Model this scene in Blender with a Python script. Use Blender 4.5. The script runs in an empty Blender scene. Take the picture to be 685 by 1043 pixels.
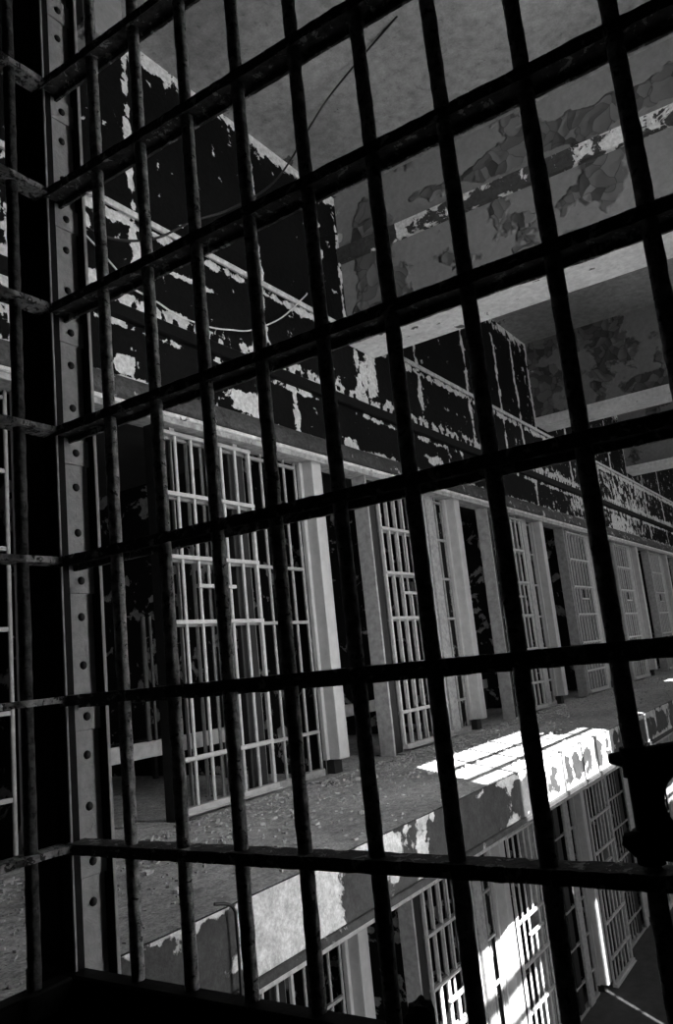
import bpy, math, random
from mathutils import Vector, Matrix, noise
random.seed(7)
scn = bpy.context.scene
COL = scn.collection
PI = math.pi

# ------------------------------------------------------------------ mesh collector
class MB:
    def __init__(s): s.v = []; s.f = []; s.sm = []
    def add(s, vs, fs, smooth=False):
        o = len(s.v); s.v += [tuple(v) for v in vs]
        s.f += [tuple(i + o for i in f) for f in fs]; s.sm += [smooth] * len(fs)
    def box(s, x0, x1, y0, y1, z0, z1, bev=0.0):
        if bev <= 0:
            s.add([(x0,y0,z0),(x1,y0,z0),(x1,y1,z0),(x0,y1,z0),(x0,y0,z1),(x1,y0,z1),(x1,y1,z1),(x0,y1,z1)],
                  [(0,3,2,1),(4,5,6,7),(0,1,5,4),(1,2,6,5),(2,3,7,6),(3,0,4,7)])
            return
        b = min(bev, (x1-x0)*.45, (y1-y0)*.45, (z1-z0)*.45)
        xs = (x0, x1); ys = (y0, y1); zs = (z0, z1)
        vs = []; idx = {}
        for i in (0,1):
            for j in (0,1):
                for k in (0,1):
                    sx = 1 if i == 0 else -1; sy = 1 if j == 0 else -1; sz = 1 if k == 0 else -1
                    idx[i,j,k,0] = len(vs); vs.append((xs[i], ys[j]+sy*b, zs[k]+sz*b))
                    idx[i,j,k,1] = len(vs); vs.append((xs[i]+sx*b, ys[j], zs[k]+sz*b))
                    idx[i,j,k,2] = len(vs); vs.append((xs[i]+sx*b, ys[j]+sy*b, zs[k]))
        fs = []
        for i in (0,1):
            q = [idx[i,0,0,0], idx[i,1,0,0], idx[i,1,1,0], idx[i,0,1,0]]; fs.append(q if i else q[::-1])
            q = [idx[0,i,0,1], idx[0,i,1,1], idx[1,i,1,1], idx[1,i,0,1]]; fs.append(q if i else q[::-1])
            q = [idx[0,0,i,2], idx[1,0,i,2], idx[1,1,i,2], idx[0,1,i,2]]; fs.append(q if i else q[::-1])
        for i in (0,1):
            for j in (0,1):
                fs.append([idx[i,j,0,0], idx[i,j,1,0], idx[i,j,1,1], idx[i,j,0,1]])
                fs.append([idx[i,0,j,0], idx[i,1,j,0], idx[i,1,j,2], idx[i,0,j,2]])
                fs.append([idx[0,i,j,1], idx[1,i,j,1], idx[1,i,j,2], idx[0,i,j,2]])
                for k in (0,1): fs.append([idx[i,j,k,0], idx[i,j,k,1], idx[i,j,k,2]])
        s.add(vs, fs)
    def tube(s, pts, r, n=8, jit=0.0, cap=True):
        pts = [Vector(p) for p in pts]; m = len(pts)
        rs = r if isinstance(r, (list, tuple)) else [r] * m
        t0 = (pts[1] - pts[0]).normalized()
        up = Vector((0,0,1)) if abs(t0.z) < .9 else Vector((1,0,0))
        a = t0.cross(up).normalized()
        vs = []; fs = []
        for i, p in enumerate(pts):
            t = (pts[min(i+1, m-1)] - pts[max(i-1, 0)]).normalized()
            a = (a - t * a.dot(t)).normalized(); b = t.cross(a)
            for k in range(n):
                g = 2 * PI * k / n
                rr = rs[i] * (1 + (random.uniform(-jit, jit) if jit else 0))
                vs.append(p + (a * math.cos(g) + b * math.sin(g)) * rr)
        for i in range(m-1):
            for k in range(n):
                fs.append((i*n+k, i*n+(k+1) % n, (i+1)*n+(k+1) % n, (i+1)*n+k))
        s.add(vs, fs, True)
        if cap:
            s.add([vs[k] for k in range(n)][::-1], [tuple(range(n))])
            s.add([vs[(m-1)*n+k] for k in range(n)], [tuple(range(n))])
    def rod(s, p, q, r, n=8, step=None, jit=0.0):
        p = Vector(p); q = Vector(q)
        m = 1 if not step else max(1, int((q-p).length / step))
        s.tube([p + (q-p) * i / m for i in range(m+1)], r, n, jit)
    def dome(s, c, nrm, r, h, n=10):
        c = Vector(c); nrm = Vector(nrm).normalized()
        a = nrm.orthogonal().normalized(); b = nrm.cross(a)
        vs = []; fs = []
        R = 4
        for i in range(R):
            g = i / R * PI / 2
            for k in range(n):
                t = 2*PI*k/n
                vs.append(c + (a*math.cos(t)+b*math.sin(t))*r*math.cos(g) + nrm*h*math.sin(g))
        vs.append(c + nrm*h)
        for i in range(R-1):
            for k in range(n): fs.append((i*n+k, i*n+(k+1)%n, (i+1)*n+(k+1)%n, (i+1)*n+k))
        for k in range(n): fs.append(((R-1)*n+k, (R-1)*n+(k+1)%n, R*n))
        s.add(vs, fs, True)
    def build(s, name, mat, parent=None):
        me = bpy.data.meshes.new(name)
        off = Vector(parent.matrix_world.translation) if parent else Vector((0,0,0))
        if parent:
            q = parent; off = Vector((0,0,0))
            while q: off += q.location; q = q.parent
        me.from_pydata([tuple(Vector(v) - off) for v in s.v], [], s.f)
        me.polygons.foreach_set('use_smooth', s.sm)
        me.materials.append(mat); me.update()
        o = bpy.data.objects.new(name, me); COL.objects.link(o)
        if parent: o.parent = parent
        return o

def tag(o, label=None, cat=None, group=None, kind=None):
    if label: o['label'] = label
    if cat: o['category'] = cat
    if group: o['group'] = group
    if kind: o['kind'] = kind
    return o
def empty(name, loc):
    o = bpy.data.objects.new(name, None); o.empty_display_size = .1
    COL.objects.link(o); o.location = loc; return o
def copy_tree(o, parent=None):
    c = o.copy(); COL.objects.link(c)
    if parent: c.parent = parent
    for ch in [k for k in o.children]: copy_tree(ch, c)
    return c
def struct(o, label=None):
    o['kind'] = 'structure'
    if label: o['label'] = label; o['category'] = o.name.split('_')[0].split('.')[0]
    return o

# ------------------------------------------------------------------ materials
def g3(v): return (v, v, v, 1)
def nt(name):
    m = bpy.data.materials.new(name); m.use_nodes = True
    t = m.node_tree; b = t.nodes['Principled BSDF']; return m, t, b
def N(t, kind, **kw):
    n = t.nodes.new(kind)
    for k, v in kw.items():
        if k in ('operation','data_type','blend_type','feature','attribute_name','interpolation_type'): setattr(n, k, v)
        else: n.inputs[k].default_value = v
    return n
def mathn(t, op, a, b=None, c=None, clamp=False):
    n = t.nodes.new('ShaderNodeMath'); n.operation = op; n.use_clamp = clamp
    for i, x in enumerate((a, b, c)):
        if x is None: continue
        if isinstance(x, (int, float)): n.inputs[i].default_value = x
        else: t.links.new(x, n.inputs[i])
    return n.outputs[0]
def maprange(t, v, a, b, c=0.0, d=1.0):
    n = t.nodes.new('ShaderNodeMapRange'); t.links.new(v, n.inputs['Value'])
    n.inputs['From Min'].default_value = a; n.inputs['From Max'].default_value = b
    n.inputs['To Min'].default_value = c; n.inputs['To Max'].default_value = d
    return n.outputs['Result']
def noisen(t, pos, scale, detail=6, rough=.6, dist=0.0):
    n = t.nodes.new('ShaderNodeTexNoise'); n.inputs['Scale'].default_value = scale
    n.inputs['Detail'].default_value = detail; n.inputs['Roughness'].default_value = rough
    n.inputs['Distortion'].default_value = dist
    t.links.new(pos, n.inputs['Vector']); return n.outputs['Fac']
def mixv(t, fac, a, b):
    # scalar mix a..b
    n = t.nodes.new('ShaderNodeMix'); n.data_type = 'FLOAT'
    t.links.new(fac, n.inputs[0])
    for i, x in ((2, a), (3, b)):
        if isinstance(x, (int, float)): n.inputs[i].default_value = x
        else: t.links.new(x, n.inputs[i])
    return n.outputs[0]
def bumpn(t, h, strength=.5, dist=.01, prev=None):
    n = t.nodes.new('ShaderNodeBump'); n.inputs['Strength'].default_value = strength
    n.inputs['Distance'].default_value = dist; t.links.new(h, n.inputs['Height'])
    if prev: t.links.new(prev, n.inputs['Normal'])
    return n.outputs['Normal']

def peel(name, base, under, thr=.70, scale=7.0, detail=9, var=.35, uvar=.35, rough=.75, metal=0.0,
         attr=True, bump=.6, soft=.012, flakes=None, grime=0.0, spec=.25, fine=0.0):
    """paint of one tone that has come off in ragged patches over another"""
    m, t, b = nt(name)
    pos = t.nodes.new('ShaderNodeNewGeometry').outputs['Position']
    n1 = noisen(t, pos, scale, detail, .62, .4)
    f = n1
    if attr:
        a = t.nodes.new('ShaderNodeAttribute'); a.attribute_name = 'wear'
        f = mathn(t, 'ADD', n1, a.outputs['Fac'])
    mask = maprange(t, f, thr - soft, thr + soft)
    n2 = noisen(t, pos, scale * 3.3, 5, .7)
    n3 = noisen(t, pos, scale * .25, 3, .5)
    vb = mathn(t, 'MULTIPLY', maprange(t, n2, .3, .7, 1 - var, 1 + var), maprange(t, n3, .3, .7, 1 - var * .7, 1 + var * .7))
    vu = maprange(t, n2, .3, .7, 1 - uvar, 1 + uvar)
    cb = mathn(t, 'MULTIPLY', vb, base); cu = mathn(t, 'MULTIPLY', vu, under)
    nrm = None
    h = mathn(t, 'ADD', mathn(t, 'MULTIPLY', mask, -.6), mathn(t, 'MULTIPLY', n2, .5))
    if flakes:
        fs, fthr, fdark = flakes
        v = t.nodes.new('ShaderNodeTexVoronoi'); v.inputs['Scale'].default_value = fs
        ve = t.nodes.new('ShaderNodeTexVoronoi'); ve.feature = 'DISTANCE_TO_EDGE'; ve.inputs['Scale'].default_value = fs
        wob = t.nodes.new('ShaderNodeVectorMath'); wob.operation = 'ADD'
        nz = t.nodes.new('ShaderNodeTexNoise'); nz.inputs['Scale'].default_value = 3.0
        t.links.new(pos, nz.inputs['Vector'])
        sc = t.nodes.new('ShaderNodeVectorMath'); sc.operation = 'SCALE'; sc.inputs['Scale'].default_value = .35
        t.links.new(nz.outputs['Color'], sc.inputs[0]); t.links.new(pos, wob.inputs[0]); t.links.new(sc.outputs[0], wob.inputs[1])
        t.links.new(wob.outputs[0], v.inputs['Vector']); t.links.new(wob.outputs[0], ve.inputs['Vector'])
        a2 = t.nodes.new('ShaderNodeAttribute'); a2.attribute_name = 'flake'
        nf = noisen(t, pos, 2.2, 4, .55)
        fm = maprange(t, mathn(t, 'ADD', nf, a2.outputs['Fac']), fthr - .015, fthr + .015)
        cell = t.nodes.new('ShaderNodeSeparateColor'); t.links.new(v.outputs['Color'], cell.inputs[0])
        tone = mathn(t, 'MULTIPLY', maprange(t, cell.outputs[0], 0, 1, fdark, .8), base)
        dk = maprange(t, ve.outputs['Distance'], .0, .03, .4, 1.0)
        tone = mathn(t, 'MULTIPLY', tone, dk)
        cb = mixv(t, fm, cb, tone)
        h = mathn(t, 'ADD', h, mathn(t, 'MULTIPLY', fm, mathn(t, 'MULTIPLY', v.outputs['Distance'], 2.2)))
    c = mixv(t, mask, cb, cu)
    if grime > 0:
        n4 = noisen(t, pos, 14, 8, .75); c = mathn(t, 'MULTIPLY', c, maprange(t, n4, .58, .66, 1.0, 1 - grime))
    if fine > 0: c = mathn(t, 'MULTIPLY', c, maprange(t, noisen(t, pos, 75, 4, .8), .35, .65, 1 - fine, 1 + fine))
    t.links.new(c, b.inputs['Base Color'])
    b.inputs['Roughness'].default_value = rough; b.inputs['Metallic'].default_value = metal
    b.inputs['Specular IOR Level'].default_value = spec
    t.links.new(bumpn(t, h, bump, .012), b.inputs['Normal'])
    return m

def paint(name, v, var=.15, rough=.5, scale=18, chip=.0, chipv=.03, spec=.4, metal=0.0, bump=.25):
    m, t, b = nt(name)
    pos = t.nodes.new('ShaderNodeNewGeometry').outputs['Position']
    n = noisen(t, pos, scale, 6, .65)
    c = mathn(t, 'MULTIPLY', maprange(t, n, .3, .7, 1 - var, 1 + var), v)
    if chip > 0:
        n2 = noisen(t, pos, scale * 1.1, 8, .7, .5)
        thr = .78 - chip * .4
        c = mixv(t, maprange(t, n2, thr - .01, thr + .01), c, chipv)
        h = n2
    else: h = n
    t.links.new(c, b.inputs['Base Color'])
    b.inputs['Roughness'].default_value = rough; b.inputs['Specular IOR Level'].default_value = spec
    b.inputs['Metallic'].default_value = metal
    t.links.new(bumpn(t, h, bump, .006), b.inputs['Normal'])
    return m

M = {}
M['wall'] = peel('dark_steel_paint', .005, .56, thr=.675, scale=9.5, grime=.25, bump=.5, spec=.06)
M['lintel'] = peel('grey_lintel_paint', .055, .5, thr=.70, scale=9, var=.5, grime=.7, fine=.3)
M['ledge'] = paint('ledge_paint', .48, .4, .7, 22, .22, .03)
M['headlow'] = paint('head_flange_underpaint', .30, .5, .7, 20, .3, .03)
M['headflange'] = paint('head_flange_paint', .56, .4, .65, 13, .36, .04)
M['band'] = paint('dark_band', .004, .4, .7, 20, spec=.1)
M['beam'] = peel('beam_plaster', .20, .42, thr=.80, scale=6, var=.15, flakes=(8.5, .60, .25), bump=.9)
M['ridge'] = peel('ridge_peeling', .05, .62, thr=.52, scale=9, bump=1.0, attr=True)
M['beamedge'] = peel('beam_edge', .75, .12, thr=.66, scale=6, var=.2, attr=True, bump=.5)
M['ceil'] = peel('ceiling_plaster', .24, .06, thr=.70, scale=4.2, var=.3, bump=.4, grime=.35, fine=.12)
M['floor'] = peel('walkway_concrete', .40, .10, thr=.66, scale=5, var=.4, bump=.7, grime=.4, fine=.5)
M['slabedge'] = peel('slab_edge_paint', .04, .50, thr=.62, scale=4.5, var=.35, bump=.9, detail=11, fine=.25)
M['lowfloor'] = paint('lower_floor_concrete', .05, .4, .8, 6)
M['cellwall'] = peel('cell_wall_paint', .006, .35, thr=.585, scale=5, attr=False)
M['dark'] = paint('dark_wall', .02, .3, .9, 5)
M['door'] = paint('pale_door_paint', .46, .18, .45, 26, .1, .1, .5)
M['grille'] = paint('pale_grille_paint', .30, .25, .5, 26, .2, .06, .5)
M['column'] = paint('pale_column_paint', .44, .12, .5, 12, .05, .1, .5)
M['mottled'] = paint('mottled_stile_paint', .34, .35, .6, 30, .25, .07)
M['post'] = paint('pale_post_paint', .32, .3, .6, 22, .2, .06)
M['postdark'] = paint('dark_post_gap_paint', .014, .4, .6, 20)
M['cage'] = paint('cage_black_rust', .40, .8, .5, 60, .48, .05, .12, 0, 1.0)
M['cageshade'] = paint('cage_black_rust_shaded', .10, .8, .5, 60, .45, .03, .12, 0, 1.0)  # darker copy of the bar rust, paints shade on the side bars
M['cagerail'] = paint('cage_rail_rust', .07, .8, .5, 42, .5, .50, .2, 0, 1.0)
M['cagerail_lit'] = paint('cage_rail_lit', .45, .6, .6, 60, .62, .04, .4, 0, .9)  # paler copy of the rail paint, carries the light on the side rails
M['strip'] = paint('corner_strip_paint', .42, .2, .6, 40, .24, .03, .4, 0, .6)
M['postblack'] = paint('cage_post_black', .005, .3, .6, 30, spec=.1)
M['rivet'] = paint('rivet_rust', .015, .5, .5, 60)
M['wire_dark'] = paint('dark_wire', .005, .2, .5, 20)
M['wire_pale'] = paint('pale_wire', .6, .2, .5, 20)
M['beam_dim'] = paint('dim_steel', .07, .4, .7, 20)
M['bunk'] = paint('bunk_paint', .5, .25, .6, 14, .12, .08)
M['chips'] = paint('chips', .42, .5, .8, 30)
M['rubble'] = paint('rubble', .02, .6, .9, 30, .2, .2, bump=1.0)
M['frame'] = paint('window_frame_steel', .05, .3, .6, 20)
M['board'] = paint('window_board', .10, .3, .8, 9)

def grid(name, mat, O, U, V, nu, nv, wear=None, flake=None, extra=None):
    """a finely divided face; wear(x,y,z) and flake(x,y,z) say where the paint has come off"""
    O = Vector(O); U = Vector(U); V = Vector(V)
    vs = [O + U * (i / nu) + V * (j / nv) for j in range(nv+1) for i in range(nu+1)]
    fs = [(j*(nu+1)+i, j*(nu+1)+i+1, (j+1)*(nu+1)+i+1, (j+1)*(nu+1)+i) for j in range(nv) for i in range(nu)]
    mb = MB(); mb.add(vs, fs)
    if extra: extra(mb)
    o = mb.build(name, mat)
    for nm, fn in (('wear', wear), ('flake', flake)):
        at = o.data.attributes.new(nm, 'FLOAT', 'POINT')
        d = [0.0] * len(o.data.vertices)
        if fn:
            for i, v in enumerate(vs): d[i] = fn(v.x, v.y, v.z)
        at.data.foreach_set('value', d)
    return o

def ga(d, w): return math.exp(-(d / w) ** 2)
def nz(x, y=0.0, z=0.0): return noise.noise(Vector((x, y, z)))

# ------------------------------------------------------------------ dimensions (z = 0 is the walkway)
CY = 3.1            # plane of the cell fronts
EY = 1.83           # edge of the walkway
OY = -1.2           # inner face of the outer wall
CEIL = 4.53
XE = 24.0
HEAD = 2.11
LOW = -3.0          # lower tier offset

X0 = [.80, 3.07, 5.43, 7.78, 10.2, 12.5, 14.85, 17.2]      # near edge of each sliding door
CX = [2.14, 4.38, 6.66, 8.98, 11.25, 13.6, 15.95, 18.3]    # near edge of each lock column

# ------------------------------------------------------------------ wall above the upper cells
vseams = [(2.45, 2.3, 4.5), (3.0, 3.0, 4.5), (4.17, 2.9, 4.5), (4.98, 2.8, 4.2), (5.27, 3.3, 4.5), (4.47, 2.3, 2.66), (5.38, 2.75, 3.3),
          (6.5, 2.78, 3.9), (6.95, 2.3, 2.66), (7.66, 2.8, 4.2), (8.6, 2.9, 4.3), (9.2, 2.75, 4.4), (9.75, 3.3, 4.5), (9.4, 2.3, 2.66),
          (11.0, 2.3, 4.2), (12.2, 2.3, 4.2), (13.3, 2.7, 4.2), (14.4, 2.3, 4.2), (15.5, 2.3, 4.2), (17.0, 2.3, 4.2)]
spots = [(2.87, 2.40, .07, .05, .5), (3.90, 2.42, .16, .07, .34), (4.05, 2.36, .1, .04, .35), (5.15, 2.36, .12, .05, .35), (6.6, 2.45, .2, .05, .3),
         (2.28, 2.75, .18, .35, .30), (2.2, 2.25, .2, .12, .32), (2.62, 3.16, .08, .05, .30), (2.72, 2.85, .12, .04, .26), (3.02, 3.1, .05, .12, .3),
         (5.6, 3.05, .10, .35, .30), (5.45, 2.9, .08, .25, .26), (12.0, 2.9, .8, .3, .10), (14.0, 2.9, 1.8, .5, .11), (11.3, 2.5, .6, .15, .18),
         (13.4, 2.45, .8, .16, .22), (3.45, 3.1, .25, .02, .3), (4.9, 2.75, .5, .03, .2)]
def wall_wear(x, y, z):
    w = -.03
    m1 = .5 + .9 * nz(x * 1.7, 3.1, z); m2 = .5 + .9 * nz(x * 2.3, 9.7, z * .5)
    def mx(v):
        nonlocal w
        if v > w: w = v
    mx((.15 + .18 * m1) * ga(z - 2.32, .02))                     # seam over the lintel
    mx((.17 + .14 * m2) * ga(z - 2.635, .022) * (.6 + .5 * m1))   # under the band
    if abs(z - 2.775) < .12:
        dx = (x + .055) % .11 - .055
        mx((.27 + .06 * m1) * ga(z - 2.775, .048) ** .5 - .32 * math.exp(-((dx / .03) ** 2 + ((z - 2.77) / .026) ** 2)) + .08 * nz(x * 9, z * 20))
    mx((.22 + .1 * m2) * ga(z - 3.29, .035))                      # drips under the ledge
    mx((.14) * ga(z - 3.05, .02) * m2)
    if z > 4.2: mx((.16 + .2 * m1) * ga(z - CEIL, .12))
    for sx, a, b in vseams:
        if abs(x - sx) < .2 and a < z < b:
            wob = .03 * nz(z * 4, sx)
            mx((.29 + .14 * nz(sx * 3, z * 2.5)) * ga(x - sx - wob, .034))
    for cx, cz, rx, rz, s in spots:
        if abs(x - cx) < 2.5 * rx and abs(z - cz) < 2.5 * rz:
            mx(s * math.exp(-((x-cx)/rx)**4 - ((z-cz)/rz)**4))
    if x > 9.5: w += .045
    if 2.0 < x < 3.0 and z < 3.3: w += .03
    return w
def wall_back(mb): mb.box(-2, XE, CY + .004, CY + .12, 2.13, CEIL + .1)
w = grid('wall_left', M['wall'], (1.4, CY, 2.13), (XE - 1.4, 0, 0), (0, 0, CEIL - 2.13), 900, 92, wall_wear, extra=wall_back)
struct(w, 'dark steel-plated wall over the cells, its pale undercoat showing along peeled seams')
w['category'] = 'wall'

# trims running the length of the wall
mb = MB(); mb.box(-2, XE, CY - .035, CY + .01, 3.325, 3.35, .004)
mb.box(-2, XE, CY - .035, CY - .025, 3.31, 3.33, .002); struct(mb.build('trim_1', M['ledge']), 'thin pale ledge running along the dark wall')
mb = MB(); mb.box(-2, XE, CY - .04, CY + .01, 2.655, 2.735, .006); struct(mb.build('trim_2', M['band']), 'dark raised steel band along the wall over the cells')
# rounded grey lintel hood over the doors
mb = MB(); K = 8
prof = [(CY - .015 - .105 * math.sin(PI/2 * k / K), 2.155 + .155 * math.cos(PI/2 * k / K)) for k in range(K+1)] + [(CY + .01, 2.155), (CY + .01, 2.31)]
n = len(prof); nx = 200
vs = [(-2 + (XE + 2) * i / nx, y + .004 * nz(i * .7, y * 9, z * 9), z) for i in range(nx+1) for y, z in prof]
fs = [(i*n+k, (i+1)*n+k, (i+1)*n+(k+1) % n, i*n+(k+1) % n) for i in range(nx) for k in range(n)]
mb.add(vs, fs, True)
o = mb.build('trim_3', M['lintel'])
at = o.data.attributes.new('wear', 'FLOAT', 'POINT')
at.data.foreach_set('value', [(.10 if x > 5.5 else .04) + .05 * nz(x * 2, 4) for x, y, z in vs])
struct(o, 'rounded grey sheet-metal hood over the upper cell doors')
mb = MB(); mb.box(-2, XE, CY - .13, CY + .06, 2.112, 2.138, .006); 
struct(mb.build('trim_4', M['headflange']), 'pale flaking flange over the upper cell doors')
mb = MB(); mb.box(-2, XE, CY - .12, CY - .105, 2.078, 2.112, .003); mb.box(-2, XE, CY - .1, CY + .06, 2.09, 2.112); struct(mb.build('trim_7', M['headlow']), 'chipped door track under the pale flange')
# the same head over the lower tier
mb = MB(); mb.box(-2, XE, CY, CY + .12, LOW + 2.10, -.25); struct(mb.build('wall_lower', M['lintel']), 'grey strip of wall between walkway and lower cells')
mb = MB(); mb.box(-2, XE, CY - .10, CY + .06, LOW + 2.05, LOW + 2.09, .006); struct(mb.build('trim_5', M['headflange']), 'pale flange over the lower cell doors')

# ------------------------------------------------------------------ ceiling, beams
def ceil_wear(x, y, z):
    w = -.02
    w = max(w, .12 * ga(y - CY, .12) * (1 + 1.5 * nz(x * 5, y * 5)))
    return w
o = grid('ceiling', M['ceil'], (-2, OY, CEIL), (0, CY - OY, 0), (XE + 2, 0, 0), 40, 240, ceil_wear,
         extra=lambda m: m.box(-2.2, XE + .2, OY - .2, CY + 2.6, CEIL + .004, CEIL + .15))
struct(o, 'pale grey plaster ceiling with stains and flaked spots')

def beam(x0, x1, zb, i):
    root = struct(empty('ceiling_beam' if i == 0 else 'ceiling_beam', (x0, CY, zb)))
    def bw(x, y, z):
        return -.06 + .22 * ga(y - CY, .10) * (1 + nz(z * 9, 3)) 
    def bf(x, y, z):
        f = -.02
        if i == 0:
            f = max(f, .22 * ga(y - 2.75, .22) * (.4 + ga(z - 4.1, .28)), .26 * ga(z - 4.22, .09) * (.5 + ga(y - 1.3, 1.0)),
                    .22 * ga(y - 1.95, .2) * ga(z - 3.35 - .2, .12), .25 * ga(y - 2.6, .22) * ga(z - 3.55, .3), .22 * ga(y - 1.0, .28) * ga(z - 3.7, .16))
        if i == 1:
            f = max(f, .24 * ga(y - 2.9, .25), .26 * ga(y - 2.2, .5) * ga(z - 4.2, .35), .2 * ga(z - 3.6, .12) * ga(y - 1.6, .5), .2 * ga(y - 2.3, .2))
        return f
    o = grid('beam_face', M['beam'], (x0, CY, zb), (0, OY - CY, 0), (0, 0, CEIL - zb), 110, 34, bw, bf,
             extra=lambda m: m.box(x0 + .004, x1, OY, CY, zb + .004, CEIL))
    mv(o, root)
    def ew(x, y, z): return .02 + (.17 + .2 * ga(y - CY, .5) if i == 0 else -.14) + .09 * nz(y * 4, z * 12, i)
    h = .08 if i == 0 else .11
    mb = MB()
    o = grid('lower_flange', M['beamedge'], (x0 - .05, CY, zb - .02), (0, OY - CY, 0), (0, 0, h), 140, 8, ew,
             extra=lambda m: (m.box(x0 - .046, x1 + .03, OY, CY, zb - .02, zb + h - .022, .01)))
    mv(o, root)
    if i == 0:
        o = grid('upper_flange', M['beamedge'], (x0 - .022, CY, zb + .075), (0, OY - CY, 0), (0, 0, .06), 140, 4, ew,
             extra=lambda m: (m.box(x0 - .02, x0 + .01, OY, CY, zb + .075, zb + .135)))
        mv(o, root)
        mb = MB(); mb.box(x0 - .005, x0 + .01, OY, CY, zb + .20, zb + .212); 
        z0 = zb + .73
        def rw(x, y, z):
            return (-.35 if y > 2.55 else .02) + .14 * nz(y * 2.2, z * 6) + .08 * math.sin(y * 3)
        o = grid('ridge', M['ridge'], (x0 - .05, CY, z0 - .03), (0, OY - CY, 0), (0, 0, .125), 160, 8, rw,
                 extra=lambda m: m.box(x0 - .046, x0 + .02, OY, CY, z0 - .03, z0 + .095, .012))
        mv(o, root)
    return root
def mv(o, root):
    """hang a mesh that was built in world space under its root"""
    d = Vector(root.location)
    for v in o.data.vertices: v.co -= d
    o.parent = root
beams = []
for i, (a, b, zb) in enumerate([(5.3, 5.65, 3.22), (9.8, 10.15, 3.42), (14.4, 14.75, 3.47), (19.0, 19.35, 3.47)]):
    beams.append(beam(a, b, zb, i))
labs = ['grey plaster ceiling beam nearest the cage, with a peeling ridge and bright flaking lower edge',
        'second ceiling beam, its face covered in curled dark paint flakes over a clean pale lower edge',
        'third ceiling beam, small and plain, seen low at the right edge', 'farthest ceiling beam beyond the third one']
for o, l in zip(beams, labs): tag(o, l, 'beam')
# duct box on the wall by the ceiling at top left
mb = MB(); mb.box(2.30, 2.55, 2.62, CY, 3.86, 4.25, .01)
o = mb.build('duct_box', M['beam']); tag(o, 'grey boxed duct end on the wall at the top left', 'duct')

# ------------------------------------------------------------------ walkway slab, floors
def fl_wear(x, y, z):
    return -.02 + .09 * ga(y - 3.0, .25) + .05 * nz(x * 1.3, y * 2)
o = grid('floor', M['floor'], (-2, EY, 0), (XE + 2, 0, 0), (0, CY + .15 - EY, 0), 300, 20, fl_wear,
         extra=lambda m: m.box(-2, XE, EY + .004, CY + 2.4, -.25, -.004))
struct(o, 'worn concrete walkway in front of the upper cells')
def ed_wear_glint(x, y, z):
    w = -.02 + .10 * nz(x * 1.1, 5)
    w = max(w, .40 * math.exp(-((x - 2.32) / .30) ** 6), .2 * ga(x - 2.95, .12), .2 * ga(x - 3.25, .1))
    w = max(w, .16 * ga(z + .02, .03), .15 * ga(z + .24, .03) * (1 if x > 4 else .3))
    w = w - (.07 if z < -.2 and x < 4 else 0)
    if 4.6 < x < 6.6: w += .10 + .12 * math.sin(x * 26 + 2 * nz(x * 3)) * (1 if z > -.12 else .2)
    if 3.4 < x < 4.1: w -= .12
    if x < 2.0: w = min(w, .02) + .16 * ga(z + .01, .012)  # also paints a pale highlight line along the top edge here
    return w
o = grid('trim_6', M['slabedge'], (-2, EY - .012, -.25), (XE + 2, 0, 0), (0, 0, .245), 1000, 14, ed_wear_glint,
         extra=lambda m: (m.box(-2, XE, EY - .008, EY + .01, -.25, -.006), m.box(-2, XE, EY - .03, EY + .03, -.275, -.245, .005)))
struct(o, 'painted steel edge of the walkway, flaked down to pale metal')
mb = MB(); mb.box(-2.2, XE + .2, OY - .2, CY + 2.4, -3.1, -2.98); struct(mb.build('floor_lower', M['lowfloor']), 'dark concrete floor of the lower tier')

# ------------------------------------------------------------------ shell: ends, cells, outer wall with windows
mb = MB(); mb.box(-2.2, -2, OY - .2, CY + 2.4, -3.1, CEIL + .1); struct(mb.build('wall_near', M['dark']))
mb = MB(); mb.box(XE, XE + .2, OY - .2, CY + 2.4, -3.1, CEIL + .1); struct(mb.build('wall_end', M['dark']))
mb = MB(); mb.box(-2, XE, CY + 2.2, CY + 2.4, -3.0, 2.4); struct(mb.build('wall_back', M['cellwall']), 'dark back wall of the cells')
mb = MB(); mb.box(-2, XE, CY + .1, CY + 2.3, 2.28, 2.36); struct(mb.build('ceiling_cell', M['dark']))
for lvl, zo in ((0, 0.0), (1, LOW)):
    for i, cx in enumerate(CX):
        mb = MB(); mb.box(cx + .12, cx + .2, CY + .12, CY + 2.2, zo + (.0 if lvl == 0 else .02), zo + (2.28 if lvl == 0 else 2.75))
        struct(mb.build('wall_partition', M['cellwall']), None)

# outer wall: x-ranges of windows with z-ranges
SX, SZ = .85, -1.10             # sun travel per metre of y
upper = [(1.33, 3.76, -1.9, 4.31, 'glazed'), (4.15, 6.05, .9, 4.31, 'boarded'), (8.62, 10.4, 2.85, 4.31, 'glazed'), (13.0, 14.9, 2.85, 4.31, 'glazed'), (17.4, 19.3, 2.85, 4.31, 'glazed')]
lower = [(10.6, 12.0, -1.6, .2)]  # opening added out of view to bring light to the lower tier
TH = .12
holes = [(a, b, c, d) for a, b, c, d, _ in upper] + lower
xs = sorted({-2.2, XE + .2} | {h[0] for h in holes} | {h[1] for h in holes})
zs = sorted({-3.1, CEIL + .1} | {h[2] for h in holes} | {h[3] for h in holes})
mb = MB()
for a, b in zip(xs, xs[1:]):
    for c, d in zip(zs, zs[1:]):
        mx_, mz_ = (a + b) / 2, (c + d) / 2
        if any(h[0] < mx_ < h[1] and h[2] < mz_ < h[3] for h in holes): continue
        mb.box(a, b, OY - TH, OY, c, d)
struct(mb.build('wall_right', M['dark']), None)
wn = 1
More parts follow.
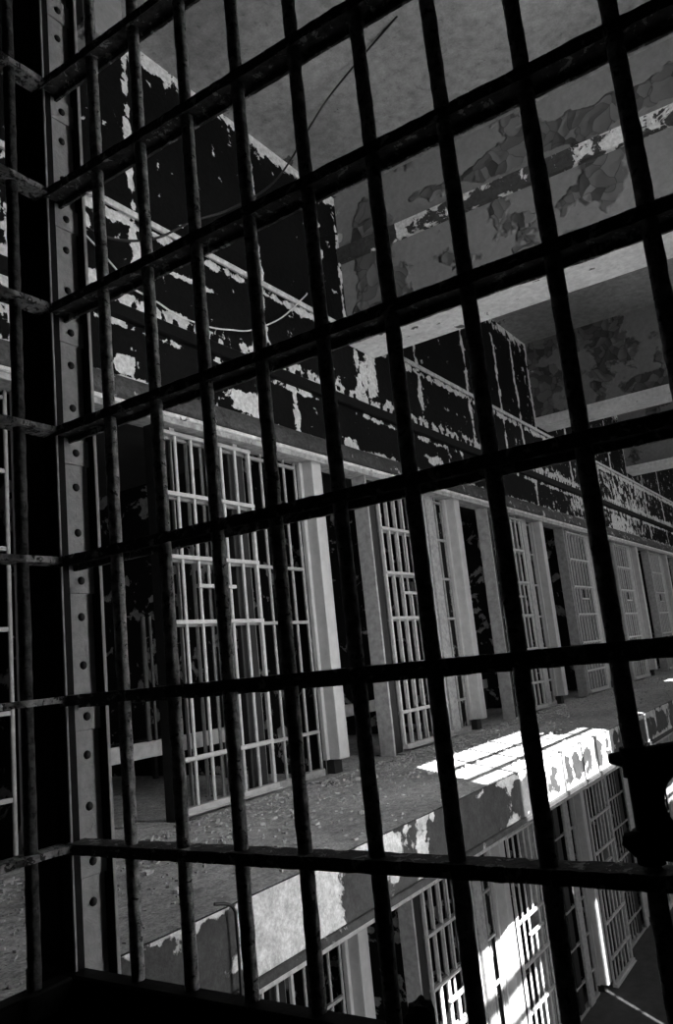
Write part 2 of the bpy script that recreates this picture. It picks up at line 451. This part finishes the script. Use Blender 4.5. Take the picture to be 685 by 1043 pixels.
for a, b, c, d, kind in upper + [h + ('glazed',) for h in lower]:
    mb = MB(); y0, y1 = OY - TH, OY - TH + .03
    if kind == 'boarded':
        # upright boards with two thin gaps that let slits of sun through
        hx = sorted([a, 4.80, 4.88, 5.37, 5.42, b]); hz = [c, 2.7, 2.95, d]
        for p, q in zip(hx, hx[1:]):
            for u, v in zip(hz, hz[1:]):
                if (p == 4.80 and u == 2.95) or (p == 5.37 and u == c): continue
                mb.box(p, q, y0, y1, u, v)
        for z in (1.3, 1.65, 3.36, 3.86): mb.box(a, b, y1, y1 + .02, z, z + .03)
        o = mb.build('window_%d' % wn, M['board'])
    else:
        mb.box(a, a + .03, y0, y1, c, d); mb.box(b - .03, b, y0, y1, c, d); mb.box(a, b, y0, y1, c, c + .03); mb.box(a, b, y0, y1, d - .03, d)
        nv_ = 6
        for k in range(1, nv_): x = a + (b - a) * (k + .25 * nz(k * 3.7)) / nv_; mb.box(x - .009, x + .009, y0, y1, c, d)
        z = d - .38
        while z > c + .1:
            t = .026
            if wn != 1 or z > 3.5 or z < 2.5: mb.box(a, b, y0, y1, z - t, z + t)
            z -= .30
        if wn == 1: mb.box(a, 1.80, y0, y1, c, 3.44); mb.box(3.19, b, y0, y1, 3.75, d)
        for zz, tt in ((2.72, .06), (1.0, .05)):
            if c < zz < d: mb.box(a, b, y0, y1, zz - tt, zz + tt)
        o = mb.build('window_%d' % wn, M['frame'])
    struct(o, None)
    if kind != 'boarded':
        L = bpy.data.lights.new('window_daylight', 'AREA'); L.shape = 'RECTANGLE'; L.size = b - a; L.size_y = d - c
        L.cycles.is_portal = True
        lo = bpy.data.objects.new('window_daylight', L); COL.objects.link(lo)
        lo.location = ((a+b)/2, OY - TH - .02, (c+d)/2); lo.rotation_euler = (PI/2, 0, 0)   # local -z to +y
        lo.rotation_euler = Vector((0, 1, 0)).to_track_quat('-Z', 'Z').to_euler()
    wn += 1

# ------------------------------------------------------------------ cell fronts and sliding doors
CROSS = [2.06, 1.71, 1.355, 1.0, .645, .29]
DW = .77
def make_door():
    r = empty('sliding_cell_door', (0, 0, 0)); y = CY - .02; n = 6; sp = DW / n
    for k in (0, n):
        mb = MB(); mb.box(k*sp - .012, k*sp + .012, y - .012, y + .012, .03, 2.08, .003); mb.build('stile', M['door'], r)
    for k in range(1, n):
        x = k * sp
        mb = MB()
        if k == 3: mb.rod((x, y, .04), (x, y, 1.2), .0104, 8); mb.rod((x, y, 1.355), (x, y, 2.07), .0104, 8)
        else: mb.rod((x, y, .04), (x, y, 2.07), .0104, 8)
        mb.build('bar', M['door'], r)
    for z in CROSS:
        mb = MB(); mb.box(-.01, DW + .01, y - .02, y + .008, z - .011, z + .011, .002); mb.build('crossbar', M['door'], r)
    mb = MB(); mb.box(2*sp - .03, 4*sp + .03, y - .024, y + .008, 1.19, 1.21, .002); mb.build('slot_bar', M['door'], r)
    mb = MB(); mb.box(-.015, DW + .015, y - .03, y + .015, .02, .055, .003); mb.box(-.015, DW + .015, y - .045, y - .02, .02, .028)
    mb.build('bottom_rail', M['door'], r)
    mb = MB(); mb.box(.08, .12, y - .012, y + .01, 2.05, 2.10); mb.box(.62, .66, y - .012, y + .01, 2.05, 2.10); mb.build('hanger', M['door'], r)
    return r
def make_front(colx, stile, W):
    """fixed barred front behind the door; local x = 0 is the near edge of the slid-open door"""
    r = empty('cell_front_grille', (0, 0, 0)); y = CY + .03; sp = .1245; end = colx
    x = end + .02
    while x > 0:
        if not (stile and .82 < x < 1.02):
            xb = x + (.055 if x < .72 else 0); mb = MB(); mb.rod((xb, y, .03), (xb, y, 2.1), .0104, 8); mb.build('bar', M['grille'], r)
        x -= sp
    for z in CROSS:
        mb = MB(); mb.box(-.02, end, y - .02, y + .006, z - .022, z - .002, .002); mb.build('crossbar', M['grille'], r)
    mb = MB(); mb.box(0, end + .02, y - .03, y + .03, .0, .045, .004); mb.build('sill', M['grille'], r)
    if stile:
        mb = MB(); mb.box(.85, 1.0, y - .05, y - .02, .03, 2.1, .004); mb.build('stile', M['mottled'], r)
    mb = MB(); mb.box(.62, .76, y - .015, y + .02, .03, 2.1, .004); mb.build('inner_stile', M['postdark'], r)
    # opening post: pale fin; the dark plate paints the shadowed gap by the door
    mb = MB(); mb.box(*((-.255, -.235, CY - .075) if W == 0 else (-.04, -.02, CY - .03)), CY + .05, .0, 2.10, .004); mb.build('door_post', M['post' if W == 0 else 'postdark'], r)
    mb = MB(); mb.box(-.235 if W == 0 else -.035, -.02 if W == 0 else 0, CY - (.005 if W == 0 else -.002), CY + .02, .0, 2.10, .003); mb.build('post_plate', M['postdark'], r)
    # lock column: channel with pale edges
    c0 = colx + .045
    mb = MB(); mb.box(c0, c0 + .035, CY - .002, CY + .03, .09, 2.1, .003)
    mb.box(c0 + .03, c0 + .045, CY - .075, CY + .03, .09, 2.1, .003); mb.box(c0 + .03, c0 + .145, CY - .085, CY - .07, .09, 2.1, .004)
    mb.box(c0 + .13, c0 + .145, CY - .085, CY + .03, .09, 2.1, .003)
    mb.build('lock_column', M['column'], r)
    mb = MB(); mb.box(colx + .08, colx + .17, CY - .03, CY + .03, .0, .09); mb.build('column_foot', M['postdark'], r)
    return r
def place(o, x, z, parts_only=False):
    o.location = (x, 0, z)
ordu = ['at the far left edge', 'just right of the corner post', 'second from the corner post', 'third from the corner post',
        'fourth from the corner post', 'fifth from the corner post', 'sixth from the corner post', 'seventh from the corner post']
ordl = ['', 'lowest at left', 'left of the sunlight', 'struck by the sunlight', 'right of the sunlit column', 'below the hook latch', 'beyond the hook latch', 'farthest away']
doorU = make_door(); 
for i, x in enumerate(X0):
    o = doorU if i == 0 else copy_tree(doorU)
    place(o, x, 0); tag(o, 'pale barred sliding cell door, upper tier, ' + ordu[i], 'cell door', 'upper tier cell doors')
for i, x in enumerate(X0):
    if i == 0: continue
    o = copy_tree(doorU); place(o, x if i < 3 else CX[i-1] + .24, LOW)
    if i >= 3: o.location.y = -.07
    tag(o, 'pale barred sliding cell door, lower tier, ' + ordl[i], 'cell door', 'lower tier cell doors')
fronts = {}
for lvl, zo in ((0, 0), (1, LOW)):
    for i, x in enumerate(X0):
        if lvl == 1 and i == 0: continue
        key = (round(CX[i] - x, 3), i >= 2)
        if key in fronts: o = copy_tree(fronts[key])
        else: o = fronts[key] = make_front(CX[i] - x, i >= 2, 0 if i >= 2 else 1)
        place(o, x, zo)
        if lvl == 0: tag(o, 'fixed barred cell front with lock column, upper tier, ' + ordu[i], 'cell front', 'upper tier fixed cell fronts')
        else: tag(o, 'fixed barred cell front with lock column, lower tier, ' + ordl[i], 'cell front', 'lower tier fixed cell fronts')

# bunks inside the cells
def make_bunk():
    r = empty('cell_bunk', (0, 0, 0)); L = 2.0
    mb = MB(); mb.box(0, L, 0, .03, .24, .34, .004); mb.build('side_rail', M['bunk'], r)
    mb = MB(); mb.box(0, L, .03, .75, .27, .30); mb.build('bed_pan', M['cellwall'], r)
    for x in (.05, L - .05):
        for y in (.03, .72):
            mb = MB(); mb.box(x - .015, x + .015, y - .015, y + .015, 0, .27); mb.build('leg', M['postdark'], r)
    return r
bk = make_bunk()
bl = ['steel bunk with pale side rail inside the near dark cell behind the corner post', 'steel bunk with pale side rail seen through the nearest complete cell door',
      'steel bunk with pale side rail in the cell behind the second door', 'steel bunk in the cell behind the third door']
for i, (x, z) in enumerate([(2.42, 0), (4.7, 0), (7.0, 0)]):
    o = bk if i == 0 else copy_tree(bk); o.location = (x, 3.9, z); tag(o, bl[i], 'bunk', 'bunks in the cells')
o = copy_tree(bk); o.location = (4.7, 3.55, LOW + .02); tag(o, 'steel bunk with pale side rail inside the lower cell left of the sunlight', 'bunk', 'bunks in the cells')

mb = MB(); mb.rod((3.64, 3.885, .34), (3.64, 3.885, 1.12), .016, 8); mb.rod((3.70, 3.885, .34), (3.70, 3.885, 1.12), .010, 8); mb.build('bunk_post', M['beam_dim'], bk)
mb = MB(); vs = []; fs = []
for j in range(7):
    for i in range(7):
        u, v = i / 6 - .5, j / 6 - .5
        p = Vector((5.12 + u * .20 + .02 * nz(i, j), 3.915 + .02 * nz(i * 2, j * 2), .435 + v * .2 + .03 * nz(i * 3, j * 3)))
        vs.append(p)
fs = [(j*7+i, j*7+i+1, (j+1)*7+i+1, (j+1)*7+i) for j in range(6) for i in range(6)]
mb.add(vs + [p + Vector((0, .006, 0)) for p in vs], fs + [tuple(k + 49 for k in f[::-1]) for f in fs])
tag(mb.build('paper_scrap', M['bunk']), 'crumpled pale scrap of paper on the bunk behind the nearest barred door', 'paper')

# litter of flaked paint on the walkway
mb = MB()
for k in range(5200):
    x = 1.3 + random.random() ** 1.6 * 12; y = CY - .085 - abs(random.gauss(0, .32))
    if k % 3 == 0: y = random.uniform(EY + .05, CY - .085)
    if y < EY + .04: continue
    s = random.uniform(.003, .012) * (2.4 if random.random() < .06 else 1); a = random.random() * PI; h = random.uniform(.001, .006)
    m_ = random.choice((3, 4, 5)); tl = random.uniform(-.4, .4)
    pts = [(x + s * math.cos(a + 2*PI*j/m_) * random.uniform(.6, 1.2), y + s * math.sin(a + 2*PI*j/m_) * random.uniform(.6, 1.2)) for j in range(m_)]
    top = [(p, q, .001 + h + abs(tl) * s + tl * (p - x)) for p, q in pts]; bot = [(p, q, .0005) for p, q in pts]
    mb.add(bot + top, [tuple(range(m_))[::-1], tuple(range(m_, 2*m_))] + [(j, (j+1) % m_, m_+(j+1) % m_, m_+j) for j in range(m_)])
for k in range(46):
    x = 1.3 + 5 * random.random() ** 1.5; y = random.uniform(EY + .1, CY - .1); s = random.uniform(.012, .026); a = random.random() * PI; m_ = 6
    pts = [(x + s * math.cos(a + 2*PI*j/m_) * random.uniform(.5, 1.2), y + .6 * s * math.sin(a + 2*PI*j/m_) * random.uniform(.6, 1.2)) for j in range(m_)]
    zz = [random.uniform(.006, .02) for _ in pts]
    mb.add([(p, q, .0005) for p, q in pts] + [(p, q, z) for (p, q), z in zip(pts, zz)], [tuple(range(m_))[::-1], tuple(range(m_, 2*m_))] + [(j, (j+1) % m_, m_+(j+1) % m_, m_+j) for j in range(m_)])
tag(mb.build('paint_flakes', M['chips']), 'litter of flaked paint and grit strewn on the concrete walkway', 'debris', kind='stuff')

# ------------------------------------------------------------------ the cage
GX = 1.02; GY = 1.3; ZC = .70
RZ = [ZC + 1.3 * (-.012 + .2035 * k) for k in range(-1, 7)]
BZ0, BZ1 = .225, 2.42
cage = empty('security_cage', (GX, GY, -.9))
tag(cage, 'rusty black steel bar cage with riveted corner post standing between viewer and cells', 'cage')
def bar(x, y, mat=M['cage']):
    mb = MB(); mb.rod((x, y, BZ0 - .02), (x, y, BZ1), .0118, 12, .02, .065); mb.build('bar', mat, cage)
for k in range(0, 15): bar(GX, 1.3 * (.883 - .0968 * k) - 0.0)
for k in range(0, 12): bar(.927 - .126 * k, GY, M['cageshade'])
for z in RZ:
    # rails of the grille that faces down the gallery: flat bar with a turned-down rear lip
    mb = MB()
    x0, x1 = GX - .022, GX + .024; m_ = 120; ya, yb = GY - .0, -.55
    prof = [(x0, z + .007), (x1, z + .007), (x1, z - .018), (x1 - .006, z - .018), (x1 - .006, z - .006), (x0 + .006, z - .006), (x0 + .001, z - .012)]
    n = len(prof); vs = []
    for i in range(m_ + 1):
        y = ya + (yb - ya) * i / m_
        for px, pz in prof: vs.append((px + random.uniform(-1, 1) * .0008, y, pz + random.uniform(-1, 1) * .0008))
    fs = [(i*n+k, i*n+(k+1) % n, (i+1)*n+(k+1) % n, (i+1)*n+k) for i in range(m_) for k in range(n)]
    mb.add(vs, fs); mb.add([vs[k] for k in range(n)], [tuple(range(n))]); mb.add([vs[m_*n+k] for k in range(n)], [tuple(range(n))[::-1]])
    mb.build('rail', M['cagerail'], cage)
    # rails of the side grille
    mb = MB(); m_ = 60; vs = []
    prof = [(GY - .022, z - .006), (GY - .022, z + .006), (GY + .022, z + .006), (GY + .022, z - .006)]
    for i in range(m_ + 1):
        x = 1.0 + (-.6 - 1.0) * i / m_
        for py, pz in prof: vs.append((x, py + random.uniform(-1, 1) * .0008, pz + random.uniform(-1, 1) * .0008))
    fs = [(i*4+k, i*4+(k+1) % 4, (i+1)*4+(k+1) % 4, (i+1)*4+k) for i in range(m_) for k in range(4)]
    mb.add(vs, fs); mb.add(vs[:4], [(0,1,2,3)]); mb.build('rail', M['cagerail_lit'], cage)
# corner post
mb = MB(); mb.box(GX - .008, GX + .01, GY - .005, GY + .028, -.88, BZ1, .002)
mb.box(GX + .0, GX + .075, GY + .006, GY + .03, -.88, BZ1)
mb.box(GX + .068, GX + .076, GY - .02, GY + .006, -.88, BZ1, .001)
post = mb.build('corner_post', M['postblack'], cage)
mb = MB(); mb.box(GX + .069, GX + .076, GY - .022, GY - .020, -.6, BZ1); mb.box(GX - .012, GX - .008, GY - .006, GY - .002, -.6, BZ1); mb.build('lit_edge', M['strip'], cage)  # thin pale slivers paint the light caught on the post's edges
mb = MB(); mb.box(GX + .010, GX + .066, GY - .001, GY + .006, -.6, BZ1, .001); strip = mb.build('riveted_strip', M['strip'], cage)
for z in RZ:
    mb = MB()
    xa, xb = GX + .006, GX + .071; ya, yb = GY - .005, GY - .0011; za, zb = z - .062, z - .006
    mb.box(xa, xb, ya, yb, za, zb, .0015); tab = mb.build('splice_tab', M['strip'], cage)
    for dz in (-.036,): 
        mb = MB(); mb.dome((GX + .036, ya, z + dz), (0, -1, 0), .0085, .006); mb.build('rivet', M['rivet'], tab)
    for dz in (.062, -.108): 
        mb = MB(); mb.dome((GX + .036, GY - .001, z + dz), (0, -1, 0), .0085, .006); mb.build('rivet', M['rivet'], strip)
# dark stanchion behind the side grille
mb = MB(); mb.box(GX + .0, GX + .02, GY + .045, GY + .115, -.88, BZ1, .003); mb.build('stanchion', M['postblack'], cage)
mb = MB(); mb.box(GX - .028, GX + .012, -.55, GY + .12, .16, .208, .004); mb.box(GX, GX + .02, -.55, GY + .12, -.88, .17); mb.build('bottom_sill', M['postblack'], cage)
mb = MB(); mb.box(-.6, GX - .028, GY - .02, GY + .02, .16, .208, .004); mb.box(-.6, GX, GY - .01, GY + .01, -.88, .17); mb.build('bottom_sill', M['postblack'], cage)
mb = MB(); mb.box(GX - .02, GX + .03, -.55, GY + .02, BZ1 - .03, BZ1 + .01); mb.box(-.6, GX, GY - .02, GY + .02, BZ1 - .03, BZ1 + .01); mb.build('top_rail', M['postblack'], cage)
# hook latch clamped on a bar at right
mb = MB(); by = 1.3 * (.883 - .0968 * 7); zt = ZC - .150; zl = ZC - .246; xx = GX
mb.rod((xx, by, zt - .018), (xx, by, zt + .016), .0165, 14); mb.rod((xx, by, zl - .02), (xx, by, zl + .018), .0165, 14)
mb.rod((xx, by, zl - .02), (xx, by, zt + .01), .0125, 12)
mb.tube([(xx, by + .030, zt + .003), (xx, by + .015, zt + .002), (xx, by - .05, zt + .010), (xx, by - .16, zt + .01)], [.006, .010, .012, .012], 10)
mb.tube([(xx, by + .028, zl + .006), (xx, by + .014, zl + .002), (xx, by - .03, zl - .004), (xx, by - .05, zl - .004)], [.008, .016, .014, .010], 10)
R_, r_ = .050, .014; cy_, cz_ = by - .062, ZC - .198
mb.tube([(xx, cy_ + R_ * math.cos(a), cz_ + R_ * math.sin(a)) for a in [2*PI*k/28 for k in range(29)]], r_, 10)
mb.build('hook_latch', M['postblack'], cage)
# landing the cage stands on
mb = MB(); mb.box(-1.9, GX + .06, OY, GY + .13, -1.0, -.88)
m2 = MB(); pf = [(1.10, OY), (1.40, OY), (2.20, -.27), (2.20, -.20), (1.10, -.20)]  # added pier out of view, keeps near-window light off the cage bars
m2.add([(x, y, -2.98) for x, y in pf] + [(x, y, CEIL) for x, y in pf], [(4,3,2,1,0), (5,6,7,8,9)] + [(k, (k+1) % 5, 5+(k+1) % 5, 5+k) for k in range(5)])
struct(m2.build('wall_light_block', M['dark']), None)
o = mb.build('floor_landing', M['lowfloor']); struct(o, None)
# lump of rubble on the sill
mb = MB(); import itertools
cc = Vector((GX - .006, .598, .222)); vs = []; fs = []; nu_, nv2 = 14, 9
for j in range(nv2 + 1):
    for i in range(nu_):
        th = PI * j / nv2; ph = 2 * PI * i / nu_
        d = Vector((math.sin(th) * math.cos(ph), math.sin(th) * math.sin(ph), math.cos(th)))
        r = 1 + .35 * noise.noise(d * 2.1 + Vector((3, 1, 7))) + .12 * noise.noise(d * 7)
        vs.append((cc.x + d.x * .018 * r, cc.y + d.y * .023 * r, max(.2085, cc.z + d.z * .026 * r)))
for j in range(nv2):
    for i in range(nu_): fs.append((j*nu_+i, (j+1)*nu_+i, (j+1)*nu_+(i+1) % nu_, j*nu_+(i+1) % nu_))
mb.add(vs, fs); tag(mb.build('rubble_lump', M['rubble']), 'dark broken lump of rubble on the cage sill at the bottom', 'rubble')

# ------------------------------------------------------------------ cables
def bez(pts, n=10):
    out = []
    P = [Vector(p) for p in pts]
    for i in range(len(P) - 1):
        p0 = P[max(i-1, 0)]; p1 = P[i]; p2 = P[i+1]; p3 = P[min(i+2, len(P)-1)]
        for k in range(n):
            t = k / n
            out.append(.5 * ((2*p1) + (p2-p0)*t + (2*p0-5*p1+4*p2-p3)*t*t + (3*p1-p0-3*p2+p3)*t**3))
    out.append(P[-1]); return out
CAMW = Vector((0, 0, .70))
Rm = [(0.55218755, -0.82760659, -0.10077816), (0.09968271, 0.18554813, -0.97756598), (0.82773925, 0.52975393, 0.18495544)]
FPX = 814.82
mb = MB()
mb.tube(bez([(3.95, 1.72, CEIL), (4.11, 2.36, 4.39), (3.84, 2.63, 3.80), (3.43, 2.70, 3.42), (3.20, 2.82, 3.28), (3.02, 2.96, 3.15), (2.74, 3.0, 3.05), (2.55, 3.09, 3.12)]), .007, 6)
tag(mb.build('loose_cable', M['wire_dark']), 'dark loose cable sagging from the ceiling to the dark wall', 'cable')
mb = MB(); mb.tube(bez([(2.50, 3.07, 3.12), (2.589, 3.07, 3.071), (2.73, 3.07, 2.992), (2.90, 3.085, 2.90)]), .0055, 6)
tag(mb.build('wall_wire', M['wire_pale']), 'straight pale wire slanting down the wall beside the cage corner', 'wire')
mb = MB(); mb.tube(bez([(4.72, 3.085, 3.46), (4.648, 3.06, 3.399), (4.319, 3.06, 3.121), (3.97, 3.06, 2.924), (3.755, 3.06, 2.858), (3.548, 3.06, 2.814), (3.283, 3.06, 2.80), (3.105, 3.06, 2.832), (2.95, 3.09, 2.87)]), .0055, 6)
tag(mb.build('hanging_wire', M['wire_pale']), 'curved pale wire drooping across the wall under the ledge', 'wire')
# bent pipe at the edge of the walkway
mb = MB(); mb.tube(bez([(1.92, 1.81, .024), (1.965, 1.80, .012), (1.985, 1.79, -.01), (1.99, 1.79, -.06), (1.99, 1.79, -.3), (1.99, 1.79, -.6)]), .005, 8)
tag(mb.build('bent_pipe', M['wire_dark']), 'thin dark bent pipe hooked over the walkway edge', 'pipe')

# ------------------------------------------------------------------ light
world = bpy.data.worlds.new('world'); scn.world = world; world.use_nodes = True
bg = world.node_tree.nodes['Background']; bg.inputs['Color'].default_value = (1, 1, 1, 1); bg.inputs['Strength'].default_value = 3.2
sun = bpy.data.lights.new('sun', 'SUN'); sun.energy = 16; sun.angle = math.radians(.35)
so = bpy.data.objects.new('sun', sun); COL.objects.link(so)
so.rotation_euler = Vector((SX, 1, SZ)).to_track_quat('-Z', 'Y').to_euler(); so.location = (0, -8, 8)

# ------------------------------------------------------------------ camera
cam = bpy.data.cameras.new('camera'); co = bpy.data.objects.new('camera', cam); COL.objects.link(co)
cam.sensor_fit = 'HORIZONTAL'; cam.sensor_width = 36; cam.lens = FPX / 685 * 36; cam.clip_start = .02; cam.clip_end = 100
r, d, f = [Vector(v) for v in Rm]
mat = Matrix((( r.x, -d.x, -f.x, 0), (r.y, -d.y, -f.y, 0), (r.z, -d.z, -f.z, 0), (0, 0, 0, 1)))
co.matrix_world = Matrix.Translation(CAMW) @ mat
scn.camera = co
vs_ = scn.view_settings; scn.display_settings.display_device = 'sRGB'
vs_.view_transform = 'Standard'; vs_.look = 'None'; vs_.gamma = 1; vs_.use_curve_mapping = False; vs_.exposure = 1.3
scn.cycles.max_bounces = 8; scn.cycles.diffuse_bounces = 5
